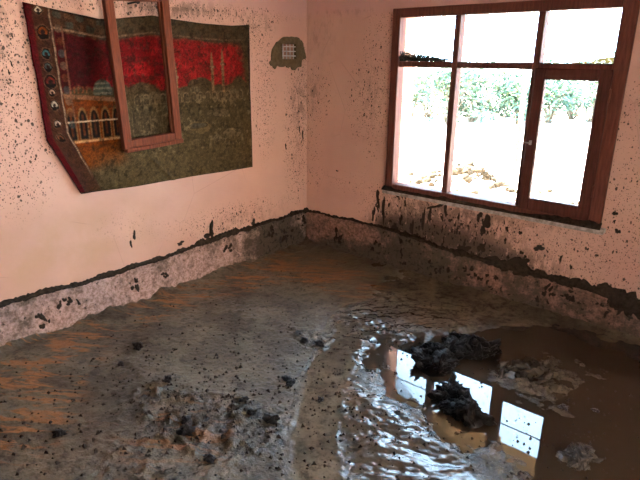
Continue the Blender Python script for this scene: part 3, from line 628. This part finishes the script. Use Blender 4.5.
heap([(2.65, -1.31), (2.69, -1.25)], .06, .035, 16, .018, 'small glistening grey mud heap alone at the right of the puddle', 5, M_CLOD2)

for x, y, s_, lab in [(1.385, -1.685, .022, 'upper of two touching black mud clods on mid floor'), (1.425, -1.705, .026, 'lower of two touching black mud clods on mid floor'), (1.56, -1.96, .030, 'largest lone round black mud clod beside the smooth smear'),
        (1.45, -1.985, .022, 'black mud clod just left of the largest lone clod'), (1.365, -1.95, .020, 'small pointed black clod farthest left of the mid-floor row'), (1.35, -2.26, .034, 'dark ridge-like clod in the rough patch near the bottom edge'), (1.28, -2.22, .022, 'dark clod at the left tip of the rough patch'),
        (.96, -2.09, .020, 'lone dark clod on the dull mud left of centre'), (.64, -2.16, .018, 'small dark clod out on the left side of the floor'), (1.27, -1.30, .026, 'dark clod at the far edge of the glistening mud'), (1.18, -1.33, .022, 'dark clod left of the one at the far glistening edge'),
        (.55, -2.0, .030, 'flat dark mud clod nearest the left wall'), (.95, -2.62, .024, 'dark clod on the orange clay at lower left'), (1.62, -1.70, .016, 'tiny clod on the smooth smeared track'), (1.55, -2.3, .026, 'dark clod at the bottom edge beside the smeared track'), (2.50, -.98, .020, 'wet clod at the right rim of the grey slick'), (2.62, -.90, .014, 'tiny wet clod alone on the brown puddle')]:
    o = bpy.data.objects.new('mud_clod', random.choice(CL)); col.objects.link(o); o.location = (x, y, max(fh(x, y), 0)+s_*.25); o.scale = (s_,)*3; o.rotation_euler = (0, 0, random.uniform(0, 6.28)); tag(o, lab, 'mud clod', 'loose clods on the floor')

# countless crumbs of mud pressed into the floor
cr_ = np.random.default_rng(21); tv = np.array([(1, 0, -.3), (-.5, .87, -.3), (-.5, -.87, -.3), (.1, .1, .8)]); tf = np.array([(0, 1, 3), (1, 2, 3), (2, 0, 3), (0, 2, 1)])
CV = []; CF = []
for cx_, cy_, sx_, sy_, n_, a_ in [(1.3, -2.1, .30, .22, 420, .0065), (.8, -2.1, .45, .35, 380, .0045), (1.2, -1.5, .4, .4, 380, .004), (1.5, -1.0, .25, .3, 300, .0045), (1.9, -1.65, .3, .15, 300, .005), (.6, -1.2, .35, .4, 260, .004), (2.5, -1.05, .2, .25, 130, .0045), (2.65, -1.28, .10, .10, 90, .005), (1.0, -2.6, .4, .25, 260, .006), (2.3, -.8, .2, .15, 120, .005)]:
    for k in range(n_):
        x, y = cr_.normal(cx_, sx_), cr_.normal(cy_, sy_)
        if x < .04 or y > -.06 or x > 2.95: continue
        q = a_*(.5+cr_.random()**2*1.8); an = cr_.random()*6.28; c_, s2 = math.cos(an), math.sin(an)
        z_ = max(fh(x, y), 0)+q*.2; P_ = tv*q*(.7+.6*cr_.random((4, 1))); b = len(CV)*4
        CV.append(np.stack([P_[:, 0]*c_-P_[:, 1]*s2+x, P_[:, 0]*s2+P_[:, 1]*c_+y, P_[:, 2]+z_], 1)); CF.append(tf+b)
cm = mesh_obj('mud_crumbs', np.concatenate(CV), np.concatenate(CF), M_RIDGE, fl); tag(cm, kind='stuff')

# ------------------------------------------------------------------ grass caught on the transom
bm = bmesh.new(); rg = random.Random(9)
for k in range(420):
    x = WX0+.07+.33*rg.random()**1.5; hh = (.050*max(0, 1-(x-WX0-.07)/.36)+.014)*rg.random(); y = rg.uniform(-.012, .02); a = rg.uniform(-1, 1)
    L = rg.uniform(.02, .06); add_tube(bm, [(x, y, ZT+.019+hh*.3), (x+L*.5*math.copysign(1, a), y-.004, ZT+.022+hh), (x+L*math.copysign(1, a), y-.006, ZT+.021+hh*.5)], [.0034, .0028, .001], 4)
g = bm_obj('grass_wad', bm, M_GRASS, None); tag(g, 'wad of muddy grass caught on the window transom', 'grass')

# ------------------------------------------------------------------ outside
gx = np.concatenate([np.linspace(-70, -12, 25), np.linspace(-11.5, 9, 80), np.linspace(10, 60, 20)]); gy = np.concatenate([np.linspace(-40, -6, 15), np.linspace(-5.4, 20, 100), np.linspace(21, 90, 30)])
GX, GY = np.meshgrid(gx, gy, indexing='ij'); GZ = -.16+.45*sstep(5, 9.5, GY)+.05*fbm(GX, GY, .6, 4, 300)*sstep(.5, 2, GY)
inside = (GX > -.6) & (GX < 5) & (GY > -5.4) & (GY < .6); GZ[inside] = -.16
gd = mesh_obj('ground', np.stack([GX.ravel(), GY.ravel(), GZ.ravel()], 1), grid_faces(len(gx), len(gy)), M_GROUND, None, True); tag(gd, 'pale sunlit ground outside the window', 'ground', kind='structure')
def gz(x, y): return float(-.16+.45*sstep(5, 9.5, np.array(y)))
# deep porch roof over the window; unseen end wall raised to cut sky light
pr = tag(empty('porch_roof', (.5, .3, 2.62)), 'wooden porch roof over the window mirrored in the puddle', 'roof', kind='structure')
mesh_obj('roof_deck', [(-4, 0, .0), (1.6, 0, .0), (1.6, 1.3, -.27), (-4, 1.3, -.27), (-4, 0, .06), (1.6, 0, .06), (1.6, 1.3, -.21), (-4, 1.3, -.21)], [[0, 1, 2, 3], [4, 7, 6, 5], [0, 4, 5, 1], [1, 5, 6, 2], [2, 6, 7, 3], [3, 7, 4, 0]], M_EAVE, pr)
for k in range(9):
    x = -3.8+k*.66; mesh_obj('rafter', [(x, 0, -.09), (x+.06, 0, -.09), (x+.06, 1.28, -.345), (x, 1.28, -.345), (x, 0, -.002), (x+.06, 0, -.002), (x+.06, 1.28, -.268), (x, 1.28, -.268)], [[0, 1, 2, 3], [4, 7, 6, 5], [0, 4, 5, 1], [1, 5, 6, 2], [2, 6, 7, 3], [3, 7, 4, 0]], M_EAVE, pr)
tag(box('sky_blocker_roof', (RX+TH, -4.6, 2.42), (RX+TH+2.4, .3, 2.52), M_EAVE), 'unseen wooden roof added to keep sky light out of the side door', 'roof', kind='structure')  # unseen overhang, added to keep blue sky light out of the door
tag(box('wall_light_blocker', (3.1, .3, -.16), (3.3, 1.6, 5.4), M_WALL), kind='structure')  # unseen, made tall to block sky light from the right
tag(box('wall_bounce', (9.5, -9, -.16), (9.75, 3, 3.4), M_CEIL), kind='structure')  # unseen sunlit wall, added to bounce warm fill through the door
cb = tube('cable', [(-3.5+.7*k, 1.62, 2.16-.02*math.sin(k/9*math.pi)) for k in range(10)], .007, M_CABLE); tag(cb, 'thin dark cable under the porch edge mirrored in the puddle', 'cable')

def rock(seed):
    bm = bmesh.new(); bmesh.ops.create_icosphere(bm, subdivisions=2, radius=1)
    from mathutils import noise as mn
    for v in bm.verts: v.co *= 1+.5*mn.noise(v.co*1.4+Vector((seed*5.3, 2, 1)))
    me = bpy.data.meshes.new('rock'); bm.to_mesh(me); bm.free(); me.materials.append(M_ROCK); return me
RK = [rock(k) for k in range(6)]; rk = random.Random(3)
def put_rock(x, y, z, s_, lab, grp):
    o = bpy.data.objects.new('rubble_stone', rk.choice(RK)); col.objects.link(o); o.location = (x, y, z); o.scale = (s_, s_*.8, s_*.65); o.rotation_euler = (rk.uniform(-.4, .4), rk.uniform(-.4, .4), rk.uniform(0, 6.28)); tag(o, lab, 'stone', grp)
for k in range(90):
    u = rk.gauss(0, .42); w_ = rk.gauss(0, .22); x, y = -.15+u, 3.35+w_+u*.15; zz = gz(x, y)+max(0, .42*(1-abs(u)/.8-abs(w_)/.7))
    put_rock(x, y, zz+.02, rk.uniform(.025, .075), 'tan broken stone in the rubble heap outside the window', 'rubble heap outside the window')
for k in range(26):
    az = math.radians(rk.uniform(-32, -13)); d = rk.uniform(7.0, 9.2); x, y = CAM.x+d*math.sin(az), CAM.y+d*math.cos(az); put_rock(x, y, gz(x, y)+.02, rk.uniform(.02, .06), 'small stone scattered on the pale ground outside', 'scattered stones outside')

def shrub(az, dist, z0, hgt, wid, seed, label, yel=.2):
    r = random.Random(seed); a = math.radians(az); x, y = CAM.x+dist*math.sin(a), CAM.y+dist*math.cos(a); zb = gz(x, y)
    t = empty('shrub', (x, y, zb)); tag(t, label, 'shrub', 'shrubs outside the window')
    V = []; Fc = []; mi = []; st = bmesh.new()
    tips = []
    for k in range(14):
        tp = Vector((r.gauss(0, wid*.55), r.gauss(0, wid*.3), .10+(z0-zb+hgt)*r.random()**.7)); tips.append(tp)
        add_tube(st, [(r.uniform(-.05, .05), r.uniform(-.05, .05), -.05), (tp.x*.4, tp.y*.4, tp.z*.55), tp], [.02, .013, .005], 5)
    bm_obj('stems', st, M_TWIG, t, True)
    for k in range(1500):
        tp = r.choice(tips); c = tp+Vector((r.gauss(0, .16), r.gauss(0, .16), r.gauss(0, .13))); s_ = r.uniform(.03, .075)
        d1_ = Vector((r.gauss(0, 1), r.gauss(0, 1), r.gauss(0, .6))).normalized(); d2_ = d1_.orthogonal().normalized(); d2_.rotate(Matrix.Rotation(r.uniform(0, 6.28), 3, d1_)); b = len(V)
        V += [c-d1_*s_, c+d2_*s_*.4, c+d1_*s_, c-d2_*s_*.4]; Fc.append([b, b+1, b+2, b+3]); mi.append(1 if r.random() < yel else 0)
    o = mesh_obj('leaves', V, Fc, M_LEAF, t); o.data.materials.append(M_LEAF2); o.data.polygons.foreach_set('material_index', mi); tag(o, kind='stuff')
for az, d, z0, hg, wd, sd_, lab, ye in [(-31.5, 13, .5, .75, .8, 1, 'pale green shrub at the left edge of the left pane', .35), (-29.8, 13.4, .55, .85, .8, 2, 'yellow-green shrub in the middle of the left pane', .6), (-27.6, 12.6, .5, .7, .8, 3, 'mint green shrub behind the first mullion', .1), (-25.2, 12.8, .35, .75, .9, 4, 'mint green shrub left in the middle pane', .15), (-22.2, 13.5, .35, .7, .7, 5, 'shrub near the ochre post in the middle pane', .15), (-20.9, 12.6, .35, .5, .5, 6, 'low shrub in front of the ochre post', .2), (-18.1, 12.8, .35, .6, .8, 7, 'green shrub at left of the sash pane', .1), (-16.2, 13.6, .6, .8, .9, 8, 'taller dark green shrub in the sash pane', .1), (-14.4, 13.2, .7, .8, .8, 9, 'green shrub at right of the sash pane', .15)]:
    shrub(az, d, z0, hg, wd, sd_, lab, ye)
pt = empty('fence_post', (-.16, 5.09, gz(0, 5.09))); tag(pt, 'thin ochre wooden post with a rail standing outside', 'post'); pz = gz(0, 5.09)
box('upright', (-.03, -.03, 0), (.03, .03, 1.36-pz), M_POST, pt, .004); box('top_rail', (-.55, -.02, 1.36-pz), (.04, .02, 1.395-pz), M_POST, pt, .004)
# far hill
hx = np.linspace(-75, 45, 90); hv = []
for i, x in enumerate(hx):
    top = .55+1.75*sstep(-27, -14, x)+.5*float(fbm(np.array(x), np.array(0.), .09, 3, 400))
    for k in range(8): t = k/7; hv.append((x, 68+t*22, .0+(top+.3)*math.sin(t*math.pi/2)))
hl = mesh_obj('hill', np.array(hv), grid_faces(len(hx), 8), M_HILL, None, True); tag(hl, 'low scrubby hill on the skyline', 'hill', kind='structure')
